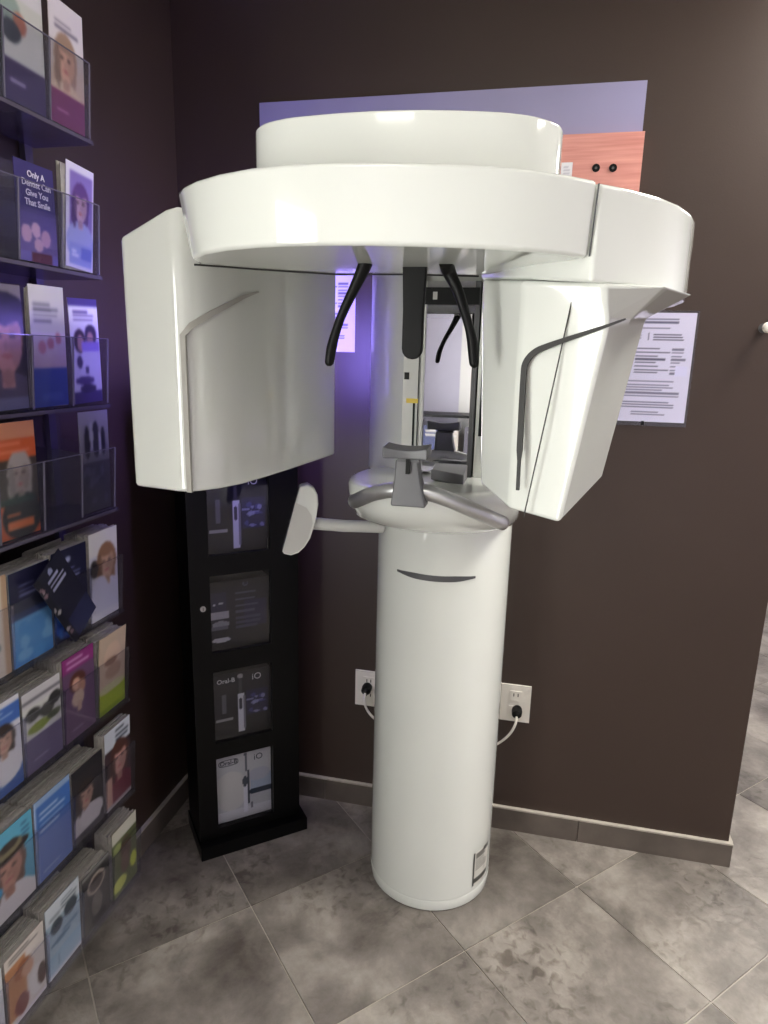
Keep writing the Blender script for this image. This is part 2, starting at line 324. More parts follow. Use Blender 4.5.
# left detector housing
dp = [(-.722, 1.107), (-.624, 1.087), (-.604, 1.090), (-.589, 1.103), (-.565, 1.138), (-.543, 1.20), (-.530, 1.29), (-.519, 1.386), (-.505, 1.51), (-.493, 1.644), (-.57, 1.70), (-.72, 1.58), (-.770, 1.30), (-.762, 1.17)]
dzt = [1.793, 1.832, 1.838, 1.838, 1.826, 1.826, 1.826, 1.826, 1.826, 1.826, 1.82, 1.79, 1.778, 1.782]
det = part('detector_housing', prism(dp, 1.35, dzt, MC, .007, 3, ang=24), WHITE)
# groove line of the detector housing: up the front corner, then slanting over the inner face
gl = [Vector((-.5985, 1.0835, 1.352)), Vector((-.5985, 1.0835, 1.45)), Vector((-.5985, 1.0835, 1.60)), Vector((-.5985, 1.0835, 1.628)), Vector((-.590, 1.097, 1.645)), Vector((-.567, 1.131, 1.668)), Vector((-.554, 1.165, 1.684)), Vector((-.541, 1.206, 1.702)), Vector((-.534, 1.26, 1.716))]
gn = [Vector((-.1, -1, 0))]*4+[Vector((.5, -.85, 0)), Vector((.8, -.6, 0)), Vector((.92, -.4, 0)), Vector((.97, -.25, 0)), Vector((.98, -.18, 0))]
part('panel_groove', ribbon(gl, gn, [.010, .010, .010, .011, .011, .010, .009, .007, .002], MC, .0025), GROOVE, det)
part('top_seam', ribbon([Vector((-.535, 1.012, 1.7335)), Vector((-.45, 1.075, 1.7335)), Vector((-.342, 1.139, 1.7335)), Vector((-.214, 1.142, 1.7335)), Vector((-.105, 1.168, 1.7335))], Vector((0, 0, 1)), .005, MC, .0012), SEAM, cover)
# mirror in its frame on the mast
YM = 1.625
def mx(px, py, y=YM): return on_y(px, py, y)
a, b = mx(424, 285), mx(468, 478)
mxa, mxb = -.268, -.146; mza, mzb = 1.325, 1.775
def mbox(name, x0, x1, y0, y1, z0, z1, mt, par=mach, bw=.002): return part(name, box_bm(x0-MC.x, x1-MC.x, y0-MC.y, y1-MC.y, z0-MC.z, z1-MC.z, bw), mt, par)
mir = mbox('mirror', mxa, mxb, YM, YM+.06, mza, mzb, MIRROR, bw=.001)
mbox('mirror_frame', mxb-.004, mxb+.008, YM-.012, YM+.06, mza-.02, mzb, DGREYP, mir)
mbox('mirror_frame', mxa-.004, mxa+.004, YM-.008, YM+.06, mza-.02, mzb, LGREY, mir)
mbox('mirror_header', mxa-.006, mxb+.006, YM-.014, YM+.05, 1.722, 1.760, BLACK, mir)
mbox('mirror_header_lug', -.248, -.238, YM-.016, YM-.013, 1.733, 1.75, LGREY, mir, .001)
mbox('mast_rail', -.315, -.274, YM-.004, YM+.08, 1.315, 1.80, LGREY)
mbox('rail_slot', -.2885, -.2835, YM-.0065, YM, 1.33, 1.50, BLACK)
mbox('rail_slot', -.2775, -.2755, YM-.0065, YM, 1.33, 1.78, SEAM)
mbox('sensor_window', -.312, -.300, YM-.0065, YM, 1.548, 1.565, BLACK)
mbox('yellow_sticker', -.305, -.276, YM-.007, YM-.003, 1.492, 1.503, YEL, bw=.0005)
mbox('white_strip', mxb+.012, mxb+.05, YM-.01, YM+.1, 1.31, 1.80, WHITE)
mbox('black_strip', mxb+.020, mxb+.030, YM-.014, YM-.008, 1.42, 1.585, BLACK)
# chin rest and grip bar
def at(px, py, y): return on_y(px, py, y)
hb = bmesh.new()
add_tube(hb, spline([at(355, 501, 1.43), at(358, 500, 1.41), at(372, 494, 1.375), at(392, 490, 1.356), at(412, 490, 1.352), at(432, 494, 1.354), at(452, 501, 1.36), at(475, 511, 1.375), at(497, 521, 1.40), at(502, 523, 1.42)], 5), .0165, 14, MC)
bar = part('grip_bar', hb, SILVER)
cb = at(409.5, 505, 1.34); ct = at(408, 459, 1.345)
def rect(c, w, d): return [(c.x-w/2, c.y-d/2, c.z), (c.x+w/2, c.y-d/2, c.z), (c.x+w/2, c.y+d/2, c.z), (c.x-w/2, c.y+d/2, c.z)]
post = part('chin_rest_post', loft([rect(cb, .074, .045), rect(cb.lerp(ct, .6), .054, .036), rect(ct, .046, .032)], MC, .004, 2), GREYP)
tb = bmesh.new(); tc_ = at(407, 452, 1.335); n_ = 12
ringsT = []
for k in range(n_+1):
    s = -1+2*k/n_; x = tc_.x+s*.046; dip = .006*(1-s*s)
    y0_ = tc_.y-.026+.006*(1-s*s); y1_ = tc_.y+.03; zt = tc_.z+.012-dip
    ringsT.append([(x, y0_, tc_.z-.012), (x, y1_, tc_.z-.010), (x, y1_, zt+.004), (x, y0_, zt)])
part('chin_rest_cup', loft(ringsT, MC, .003, 2), DGREYP if False else GREYP)
pk = at(408, 468, 1.324); part('chin_rest_peg', box_bm(pk.x-.004-MC.x, pk.x+.004-MC.x, pk.y-.006-MC.y, pk.y+.01-MC.y, pk.z-.012, pk.z+.02, .001), BLACK, post)
part('chin_rest_neck', box_bm(pk.x-.022-MC.x, pk.x+.022-MC.x, pk.y-.002-MC.y, pk.y+.02-MC.y, pk.z+.012, pk.z+.028, .002), DGREYP, post)
ta, tb_ = at(431, 470, 1.53), at(464, 482, 1.53)
part('support_tray', prism([(ta.x, 1.53), (tb_.x, 1.515), (tb_.x, 1.60), (ta.x, 1.60)], [1.322, 1.314, 1.314, 1.322], [1.347, 1.340, 1.352, 1.352], MC, .003, 2), GREYP)
# head supports
def arm(name, pts, rads, flat=1.0):
    b_ = bmesh.new(); sp = spline(pts, 5); n = len(sp); rr = [np.interp(i/(n-1), np.linspace(0, 1, len(rads)), rads) for i in range(n)]
    add_tube(b_, sp, [float(x) for x in rr], 10, MC); return part(name, b_, BLACK)
arm('temple_support', [on_z(366, 262, 1.737), at(362, 272, 1.02), at(352, 293, 1.02), at(341, 317, 1.025), at(333, 342, 1.03), at(329.5, 361, 1.03), at(329, 366, 1.03)], [.011, .0105, .0085, .0075, .007, .0085, .0075, .003])
arm('temple_support', [on_z(446, 262, 1.737), at(449, 272, 1.04), at(458, 291, 1.04), at(466, 316, 1.045), at(472, 340, 1.05), at(474, 362, 1.05), at(474, 368, 1.05)], [.011, .0105, .0085, .0075, .007, .0085, .0075, .003])
fa, fb, fc = on_z(413, 262, 1.737), at(414, 310, 1.06), at(414.5, 349, 1.06)
poly = [(-.019, 1.737), (-.0165, fb.z), (-.0165, fc.z)]+[(-.0165*math.cos(PI*k/8), fc.z-.016*math.sin(PI*k/8)) for k in range(1, 8)]+[(.0165, fc.z), (.0165, fb.z), (.019, 1.737)]
part('forehead_support', loft([[(fb.x+p[0], y, p[1]) for p in poly] for y in (1.052, 1.064)], MC, .003, 2), BLACK)
# control paddle on its arm
ab = bmesh.new(); add_tube(ab, [on_y(308, 523, 1.615), on_y(345, 526, 1.65), on_y(382, 527, 1.72)], .0165, 12, MC); arm_ = part('paddle_arm', ab, WHITE2)
pc = on_y(306, 520, 1.60)
pv = [(-.016, .092), (.004, .097), (.020, .088), (.029, .070), (.031, .045), (.024, .0), (.010, -.045), (-.004, -.068), (-.020, -.083), (-.040, -.090), (-.058, -.085), (-.062, -.078)]
dirx = Vector((.86, .35, 0)).normalized(); nrm_ = Vector((.38, -.92, 0)).normalized()
ringA = [pc+Vector((dirx.x*p[0], dirx.y*p[0], p[1])) - nrm_*(-.022) for p in pv]; ringB = [pc+Vector((dirx.x*p[0], dirx.y*p[0], p[1])) + nrm_*(-.022) for p in pv]
pad = part('control_paddle', loft([ringA, ringB], MC, .005, 2, ang=50), WHITE)
sc = [(-.028, .052), (.0, .038), (.013, .018), (.016, -.004), (.004, -.042), (-.008, -.064), (-.022, -.078), (-.040, -.085), (-.056, -.081), (-.059, -.077)]
part('paddle_face', loft([[pc+Vector((dirx.x*p[0], dirx.y*p[0], p[1]))+nrm_*d for p in sc] for d in (.0215, .0235)], MC, 0), LGREY, pad)
# violet marker lights at the back of the arm
VIO = mat('violet_glow_fill', (150, 130, 255), .4, emit=VIOLET_GLOW)
def strip(a, b, z0, z1):
    a, b = Vector((*a, 0)), Vector((*b, 0)); t = (b-a).normalized(); n = Vector((t.y, -t.x, 0))
    if n.dot(a-Vector((-.62, 1.38, 0))) < 0: n = -n
    part('added_glow_strip', loft([[a+n*d+Vector((0, 0, z)) for d, z in ((-.002, z0), (.004, z0), (.004, z1), (-.002, z1))]]+[[b+n*d+Vector((0, 0, z)) for d, z in ((-.002, z0), (.004, z0), (.004, z1), (-.002, z1))]], MC), VIO, det)
strip((-.575, 1.696), (-.645, 1.640), 1.48, 1.74)
strip((-.752, 1.40), (-.746, 1.435), 1.62, 1.66)

# ------------------------------------------------------------------ printing helper (flat print as colour on paper)
class Canvas:
    def __init__(s, w, h, bg):
        s.w, s.h = w, h; s.a = np.empty((h, w, 3)); s.a[:] = bg
        s.u, s.v = np.meshgrid(np.linspace(0, 1, w), np.linspace(0, 1, h))
    def m(s, mask, c, al=1.0): s.a[mask] = s.a[mask]*(1-al)+np.array(c)*al; return s
    def rect(s, x0, y0, x1, y1, c, al=1.0): return s.m((s.u >= x0) & (s.u <= x1) & (s.v >= y0) & (s.v <= y1), c, al)
    def ell(s, x, y, rx, ry, c, al=1.0): return s.m(((s.u-x)/rx)**2+((s.v-y)/ry)**2 <= 1, c, al)
    def grad(s, x0, y0, x1, y1, c0, c1):
        k = (s.u >= x0) & (s.u <= x1) & (s.v >= y0) & (s.v <= y1); t = ((s.v[k]-y0)/(y1-y0))[:, None]
        s.a[k] = np.array(c0)*(1-t)+np.array(c1)*t; return s
    def lines(s, x0, y1, x1, n, dy, c, th=.5, seed=1):
        rg = random.Random(seed)
        for i in range(n): s.rect(x0, y1-i*dy-dy*th, x0+(x1-x0)*rg.uniform(.6, 1), y1-i*dy, c)
        return s
    def speck(s, x0, y0, x1, y1, cols, n, r, seed=3):
        rg = random.Random(seed)
        for i in range(n): s.ell(rg.uniform(x0, x1), rg.uniform(y0, y1), r*rg.uniform(.5, 1.4), r*.5*rg.uniform(.5, 1.4), rg.choice(cols), .8)
        return s
    def bust(s, x, y, z, hair, skin, top, k=.45):
        """portrait: x,y face centre, z face half-width; k is paper width / height"""
        h = z*1.32*k
        s.ell(x, y+h*.15, z*1.35, h*1.4, hair); s.ell(x-z*.1, y-h*.8, z*1.3, h*1.2, hair)
        s.ell(x, y-h*2.5, z*2.1, h*1.45, top); s.rect(x-z*.38, y-h*1.6, x+z*.38, y-h*.6, skin)
        s.ell(x, y, z, h*1.12, skin)
        s.ell(x, y+h*.9, z*.95, h*.4, hair)
        dk = tuple(int(q_*.78) for q_ in skin)
        s.ell(x+z*.55, y-h*.1, z*.4, h*.8, dk, .5); s.ell(x, y-h*1.25, z*.4, h*.3, dk, .7)
        for e in (-.4, .4): s.ell(x+e*z, y+h*.15, z*.2, h*.09, (70, 52, 48), .8)
        s.ell(x, y-h*.15, z*.12, h*.2, dk, .6); s.ell(x, y-h*.52, z*.32, h*.1, (186, 110, 106), .9); s.ell(x-z*.9, y-h*.4, z*.35, h*1.2, tuple(int(q_*.8) for q_ in hair), .7); return s
LEAF = {}
def leaf_mesh(cv, W, H, th=.002, bend=0.0, name='brochure', soft=0):
    """paper slab: bottom centre at the origin, face towards -Y"""
    for _ in range(soft):
        p = np.pad(cv.a, ((1, 1), (1, 1), (0, 0)), mode='edge'); cv.a = (p[1:-1, 1:-1]*2+p[:-2, 1:-1]+p[2:, 1:-1]+p[1:-1, :-2]+p[1:-1, 2:])/6
    w, h = cv.w, cv.h; V = []; Fc = []
    for j in range(h):
        for i in range(w):
            t = j/(h-1); V.append(((i/(w-1)-.5)*W, bend*t*t, t*H))
    for j in range(h-1):
        for i in range(w-1):
            a = j*w+i; Fc.append((a, a+1, a+w+1, a+w))
    n = len(V); rows = list(range(0, h, max(1, (h-1)//6)))
    if rows[-1] != h-1: rows.append(h-1)
    for j in rows:
        t = j/(h-1)
        for sx in (-.5, .5): V.append((sx*W, bend*t*t+th, t*H))
    for k in range(len(rows)-1):
        a = n+2*k; Fc.append((a+1, a, a+2, a+3))
        Fc.append(tuple([rows[k]*w, *[j*w for j in range(rows[k]+1, rows[k+1]+1)], a+2, a]))
        Fc.append(tuple([j*w+w-1 for j in range(rows[k+1], rows[k]-1, -1)]+[a+1, a+3]))
    Fc.append(tuple(list(range(w))[::-1]+[n, n+1])); e = n+2*(len(rows)-1)
    Fc.append(tuple([(h-1)*w+i for i in range(w)]+[e+1, e]))
    me = bpy.data.meshes.new(name); me.from_pydata(V, [], Fc)
    at_ = me.attributes.new('print', 'FLOAT_COLOR', 'POINT'); c = cv.a.reshape(-1, 3)/255
    c = np.where(c <= .04045, c/12.92, ((c+.055)/1.055)**2.4); full = np.ones((len(V), 4)); full[:n, :3] = c; full[n:, :3] = np.minimum(c.mean(0)*.8, .5)  # edges and back dimmed, shade between leaflets put into the colour
    at_.data.foreach_set('color', full.astype(np.float32).ravel()); me.materials.append(PRINT); return me

lab = Canvas(20, 36, (206, 204, 196)); lab.rect(.0, 0, .08, 1, (60, 60, 58)).lines(.15, .95, .95, 9, .06, (120, 118, 112), .6, 4).rect(.1, .08, .95, .2, (70, 70, 66)).rect(.6, .88, 1, 1, (60, 60, 58))
lv = []
la, lb_ = phi_of(-2.6), phi_of(-1.35)
bm = bmesh.new(); lay = bm.verts.layers.float_color.new('print'); grid = []
for j in range(36):
    row = []
    for i in range(20):
        p = cyl(la+(lb_-la)*i/19, .055+.115*j/35, .1915)-MC; v = bm.verts.new(p); c = lin(lab.a[j, i]); v[lay] = (*c, 1); row.append(v)
    grid.append(row)
for j in range(35):
    for i in range(19): bm.faces.new((grid[j][i], grid[j][i+1], grid[j+1][i+1], grid[j+1][i]))
part('rating_label', bm, PRINT, col_)

# ------------------------------------------------------------------ things on the back wall
sheet = tag(finish('acrylic_sheet', box_bm(-.5485, .5485, -.006, .0, -.155, .155, .002), LAVP, None, (-.318, YB, 2.175)), 'long pale lavender glossy sheet on the wall above the machine', 'wall panel')
bd = thing('wood_board', (.10, YB-.006, 2.06), 'pinkish wood board with two dark holes above the machine', 'board')
finish('board', box_bm(-.135, .135, -.022, 0, -.14, .141, .003), WOOD, bd)
for px in (596, 613):
    p = on_y(px, 168, YB-.028); bm = bmesh.new(); add_tube(bm, [(p.x-.10, -.0235, p.z-2.06), (p.x-.10, -.016, p.z-2.06)], .0105, 16)
    hl = finish('hole', bm, BLACK, bd)
    bm = bmesh.new(); add_tube(bm, [(p.x-.10, -.0245, p.z-2.06), (p.x-.10, -.022, p.z-2.06)], .0035, 10); finish('hole_pin', bm, DGREYP, hl)
cvn = Canvas(8, 20, (236, 234, 240)).lines(.15, .85, .9, 6, .1, (200, 198, 210), .4)
tag(link('note_card', leaf_mesh(cvn, .03, .075, .001), PRINT, None, (.040, YB-.033, 2.055)), 'small white card edge beside the wood board', 'card')

def form(kind):
    c = Canvas(60, 88, (226, 221, 242)); k = (120, 116, 140)
    c.lines(.2, .95, .8, 2, .028, (96, 92, 120), .5, 2); c.lines(.08, .87, .95, 2, .022, k, .4, 3)
    c.rect(.1, .74, .95, .742, k).rect(.42, .75, .424, .82, k); c.lines(.48, .81, .9, 3, .025, (60, 56, 84), .45, 5); c.lines(.1, .8, .35, 3, .028, k, .4, 6)
    c.rect(.25, .42, .95, .425, k); c.lines(.28, .68, .72, 8, .031, (88, 84, 110), .42, 8); c.lines(.74, .68, .93, 8, .031, k, .5, 9)
    c.rect(.8, .43, .96, .52, (226, 222, 250)); c.lines(.06, .38, .96, 6, .026, k, .45, 10); c.lines(.1, .19, .95, 3, .024, (96, 92, 120), .45, 12); c.lines(.3, .1, .8, 2, .026, k, .4, 13)
    return c
nt_ = thing('notice_sheet', (.320, YB, 1.430), 'white printed form in a clear sleeve right of the machine', 'notice')
link('sheet', leaf_mesh(form(0), .212, .306, .001, name='sheet'), PRINT, nt_, (0, -.004, .004))
finish('sleeve', box_bm(-.112, .112, -.0075, -.0055, -.008, .316, .0008), SLEEVE, nt_)
finish('sleeve_back', box_bm(-.112, .112, -.0025, 0, -.008, .316, .0005), CLEAR, nt_)
finish('clip', box_bm(-.012, -.004, -.010, -.0078, -.006, .006, .001), BLACK, nt_)
nt2 = thing('notice_sheet', (-.668, YB, 1.612), 'bluish printed notice on the wall left of the mast', 'notice')
link('sheet', leaf_mesh(form(1), .212, .304, .001, name='sheet'), PRINT, nt2, (0, -.003, 0))

def outlet(x, z, label, plug_z, pdx):
    t = thing('wall_outlet', (x, YB, z), label, 'outlet')
    finish('plate', box_bm(-.049, .049, -.006, 0, -.066, .066, .003, 2), CREAM, t)
    for dz in (.027, -.027):
        s_ = finish('socket', box_bm(-.019, .019, -.0085, -.005, dz-.018, dz+.018, .002), CREAM, t)
        for dx in (-.007, .007): finish('slot', box_bm(dx-.0015, dx+.0015, -.009, -.0075, dz-.001, dz+.010, .0003), BLACK, s_)
    return t
outlet(-.493, .466, 'wall outlet with a plug, left of the column', 0, 0)
outlet(.011, .483, 'wall outlet with a plug, right of the column', 0, 0)
def cord(x, z, pts, label):
    t = thing('power_cord', (x, YB-.009, z), label, 'power cord')
    bm = bmesh.new(); add_tube(bm, [(0, 0, 0), (0, -.012, 0), (0, -.03, -.003), (0, -.036, -.006)], [.0165, .0175, .016, .010], 14); pl = finish('plug', bm, BLACK, t)
    bm = bmesh.new(); add_tube(bm, spline(pts, 7), .0042, 8, (x, YB-.009, z)); finish('cable', bm, CREAM, t)
y_ = YB-.009
cord(.018, .463, [(.018, y_-.032, .458), (.016, y_-.045, .435), (.002, y_-.046, .40), (-.022, y_-.04, .365), (-.06, y_-.03, .325)], 'white cord with black plug right of the column')
cord(-.497, .475, [(-.497, y_-.032, .470), (-.495, y_-.05, .44), (-.477, y_-.052, .405), (-.448, y_-.045, .375), (-.415, y_-.04, .36)], 'white cord with black plug left of the column')
hk = thing('coat_hook', (.600, YB, 1.702), 'white round knob on the brown wall at the right edge', 'hook')
bm = bmesh.new(); add_tube(bm, [(0, 0, 0), (0, -.004, 0)], .013, 16); add_tube(bm, [(0, -.003, 0), (0, -.03, 0)], .006, 12); finish('stem', bm, DGREYP, hk)
bm = bmesh.new(); add_tube(bm, [(0, -.028, 0), (0, -.031, 0), (0, -.038, 0), (0, -.044, 0), (0, -.046, 0)], [.006, .012, .0145, .011, .004], 16); finish('knob', bm, CREAM, hk)

# ------------------------------------------------------------------ black display cabinet with toothbrush boxes
FLp = Vector((-.938, 1.674, 0)); ang = R(39.79)
kb = thing('display_cabinet', FLp, 'tall narrow black display cabinet with four glazed windows in the corner', 'cabinet', ang)
# local frame: x along the front, y into the cabinet
HK = 1.48; D0, D1 = .03, .205
finish('plinth', box_bm(0, .36, 0, .212, 0, .046, .006, 2), KBLACK, kb)
finish('side_panel', box_bm(.004, .022, D0+.018, D1, .046, HK, .002), KBLACK, kb)
finish('side_panel', box_bm(.325, .343, D0+.018, D1, .046, HK, .002), KBLACK, kb)
finish('back_panel', box_bm(.022, .325, D1-.01, D1, .046, HK, 0), KBLACK, kb)
finish('top_panel', box_bm(0, .347, D0, D1+.002, HK, HK+.02, .003), KBLACK, kb)
WZ = [(.080, .335), (.390, .636), (.700, .948), (1.012, 1.262)]
for z0, _ in WZ: finish('shelf', box_bm(.022, .325, D0+.022, D1-.01, z0-.022, z0-.008), KBLACK, kb)
wx0, wx1 = .064, .252
bm = bmesh.new(); add_box(bm, .004, wx0, D0, D0+.018, .048, HK-.002); add_box(bm, wx1, .343, D0, D0+.018, .048, HK-.002)
zz = [.048]+[z for w in WZ for z in w]+[HK-.002]
for k in range(0, len(zz), 2): add_box(bm, wx0, wx1, D0, D0+.018, zz[k], zz[k+1])
door = finish('door', bm, KBLACK, kb)
for z0, z1_ in WZ: finish('window_pane', box_bm(wx0-.001, wx1+.001, D0+.005, D0+.008, z0-.001, z1_+.001), GLASS, door)
bm = bmesh.new(); add_tube(bm, [(.041, D0+.001, .85), (.041, D0-.004, .85)], .0085, 16); lk = finish('lock', bm, SILVER, door)
finish('lock_slot', box_bm(.0402, .0418, D0-.005, D0-.0035, .845, .855), BLACK, lk)

def boxart(kind):
    c = Canvas(56, 76, (12, 12, 14))
    if kind == 'white':
        c = Canvas(56, 76, (206, 206, 202)); c.grad(0, 0, 1, .15, (214, 212, 208), (224, 224, 222)); c.ell(.28, .45, .3, .3, (222, 220, 208)); c.rect(.62, .35, 1, .62, (176, 190, 204)); c.ell(.78, .62, .2, .1, (190, 192, 198))
        c.rect(.50, .08, .58, .6, (240, 240, 240)); c.rect(.575, .2, .60, .72, (58, 66, 74)); c.rect(.545, .7, .575, .96, (96, 100, 106)); c.rect(.51, .94, .58, .975, (96, 100, 106)); c.ell(.53, .55, .045, .085, (62, 74, 84))
        c.rect(.64, .33, 1, .41, (44, 58, 70)); c.ell(.655, .37, .05, .04, (44, 58, 70)); c.rect(.62, .12, .66, .2, (120, 118, 120)); return c
    c.grad(0, .35, 1, .9, (11, 10, 16), (14, 13, 28)); c.rect(.6, .3, .97, .68, (24, 22, 62))
    if kind == 'text':
        c.rect(.04, .55, .3, .85, (36, 34, 62)); c.lines(.44, .82, .95, 4, .09, (84, 82, 98), .35, 4); c.lines(.44, .46, .9, 3, .07, (70, 68, 88), .5, 6)
        c.rect(.02, .46, .34, .56, (176, 174, 172)); c.ell(.2, .38, .14, .05, (150, 148, 148)); c.rect(.05, .3, .32, .35, (104, 104, 106)); c.ell(.2, .15, .15, .035, (196, 196, 192)); c.rect(.08, .66, .12, .69, (200, 198, 200)); c.rect(.18, .67, .24, .7, (190, 188, 190))
        c.ell(.62, .93, .05, .03, (100, 98, 118)); c.ell(.62, .935, .035, .02, (36, 33, 58))
    else:
        c.rect(.44, .06, .55, .66, (206, 206, 210)); c.rect(.53, .1, .58, .62, (120, 118, 126)); c.ell(.49, .5, .035, .09, (48, 46, 58)); c.rect(.47, .66, .52, .9, (66, 64, 70)); c.ell(.495, .93, .05, .035, (168, 166, 168))
        c.rect(.18, .4, .24, .68, (92, 90, 98)); c.rect(.06, .27, .36, .31, (150, 148, 150)); c.speck(.64, .33, .95, .6, [(110, 110, 160), (70, 66, 130), (150, 150, 190)], 12, .05)
    return c
def tbox(z0, kind, label, h=.225, w=.19):
    t = thing('toothbrush_box', FLp+Vector((math.cos(ang)*.158-math.sin(ang)*.062, math.sin(ang)*.158+math.cos(ang)*.062, z0-.008)), label, 'box', ang, 'toothbrush boxes in the display cabinet')
    bcol = mat('carton_white' if kind == 'white' else 'carton_black', (226, 225, 220) if kind == 'white' else (14, 14, 16), .4, noise=.02)
    finish('carton', box_bm(-w/2, w/2, .002, .085, 0, h, .0015), bcol, t)
    link('printed_front', leaf_mesh(boxart(kind), w, h, .002, name='printed_front'), PRINT, t)
    ink = mat('box_ink_dark', (48, 52, 58), .5) if kind == 'white' else mat('box_ink_light', (214, 212, 214), .5)
    if kind != 'text' :
        o = link('printed_word', text_mesh('Oral-B', .021, bold=.0003), ink, t, (-.048, -.0012, h*.895), (R(90), 0, 0))
        o = link('printed_word', text_mesh('iO', .031), ink, t, (.052, -.0012, h*.885), (R(90), 0, 0))
    if kind == 'white':   # outlined badge around the first word
        n = 24; ring = [(-.048+.033*math.copysign(abs(math.cos(2*PI*k/n))**.6, math.cos(2*PI*k/n)), h*.895+.012*math.copysign(abs(math.sin(2*PI*k/n))**.6, math.sin(2*PI*k/n))) for k in range(n)]
        bm = bmesh.new(); a = [bm.verts.new((x, -.001, z)) for x, z in ring]; b = [bm.verts.new((-.048+(x+.048)*.93, -.001, h*.895+(z-h*.895)*.8)) for x, z in ring]
        for k in range(n): bm.faces.new((a[k], a[(k+1) % n], b[(k+1) % n], b[k]))
        finish('printed_badge', bm, ink, t)
tbox(WZ[3][0], 'brush', 'dark box with a pale brush behind the topmost cabinet window', .248)
tbox(WZ[2][0], 'text', 'dark box with white oval patches behind the second window from the top')
tbox(WZ[1][0], 'brush', 'dark box with white brush picture behind the third window from the top')
tbox(WZ[0][0], 'white', 'white toothbrush box behind the lowest cabinet window', .245)

# ------------------------------------------------------------------ brochure rack on the left wall
RY = 1.43; PW = .1225; XF = -.992
ROWS = [2.046, 1.764, 1.475, 1.221, .951, .700, .428, .160]; NC = 5
rk = thing('brochure_rack', (XL, RY, ROWS[-1]-.012), 'tall wall rack of clear pockets holding dental leaflets', 'brochure rack')
rz = ROWS[-1]-.012
def rp_(x0, x1, y0, y1, z0, z1, bw=0): return box_bm(x0-XL, x1-XL, y0-RY, y1-RY, z0-rz, z1-rz, bw)
YL = RY-NC*PW
for yy in (RY-.02, RY-2*PW-.01, RY-4*PW-.01): finish('upright', rp_(XL, XL+.014, yy-.012, yy+.012, ROWS[-1]-.012, 2.33, .002), RAIL, rk)
# pocket mesh: floor at z 0, front lip at +X, open on top; y from -PW to 0
pm = bmesh.new(); XB = XL+.018-XL; xf = XF-XL
add_box(pm, XB, xf+.002, -PW+.0005, -.0005, 0, .003)
vv = []
def slab(pts, th):  # quad extruded along its normal
    p = [Vector(a) for a in pts]; n = (p[1]-p[0]).cross(p[3]-p[0]).normalized()*th
    A = [pm.verts.new(a) for a in p]; B = [pm.verts.new(a+n) for a in p]
    pm.faces.new(A[::-1]); pm.faces.new(B)
    for k in range(4): pm.faces.new((A[k], A[(k+1) % 4], B[(k+1) % 4], B[k]))
slab([(xf-.004, -PW+.001, .003), (xf-.004, -.001, .003), (xf+.008, -.001, .150), (xf+.008, -PW+.001, .150)], .0025)
for y in (-PW+.001, -.0035): slab([(XB, y, .003), (xf-.004, y, .003), (xf+.008, y, .150), (XB, y, .165)], -.0025)
slab([(XB, -PW+.001, .003), (XB, -.001, .003), (XB, -.001, .225), (XB, -PW+.001, .225)], .0025)
nf = len(pm.faces)   # edge glints put in as pale strips on the lip and side
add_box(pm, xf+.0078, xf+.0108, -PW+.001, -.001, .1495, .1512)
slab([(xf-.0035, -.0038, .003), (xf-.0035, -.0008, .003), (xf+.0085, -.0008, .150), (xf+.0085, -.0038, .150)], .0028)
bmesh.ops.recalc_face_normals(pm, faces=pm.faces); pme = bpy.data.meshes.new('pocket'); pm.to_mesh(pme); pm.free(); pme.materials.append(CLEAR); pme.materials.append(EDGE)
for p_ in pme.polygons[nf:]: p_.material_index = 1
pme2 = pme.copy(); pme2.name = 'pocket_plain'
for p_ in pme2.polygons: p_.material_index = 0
for r_, zr in enumerate(ROWS):
    finish('shelf_rail', rp_(XL+.012, XF+.004, YL, RY+.002, zr-(.008 if r_ < 4 else .004), zr-.0005, .0015), RAIL if r_ < 4 else CLEAR, rk)
    for c_ in range(NC): link('pocket', pme if r_ < 4 else pme2, CLEAR, rk, (0, -c_*PW, zr-rz))

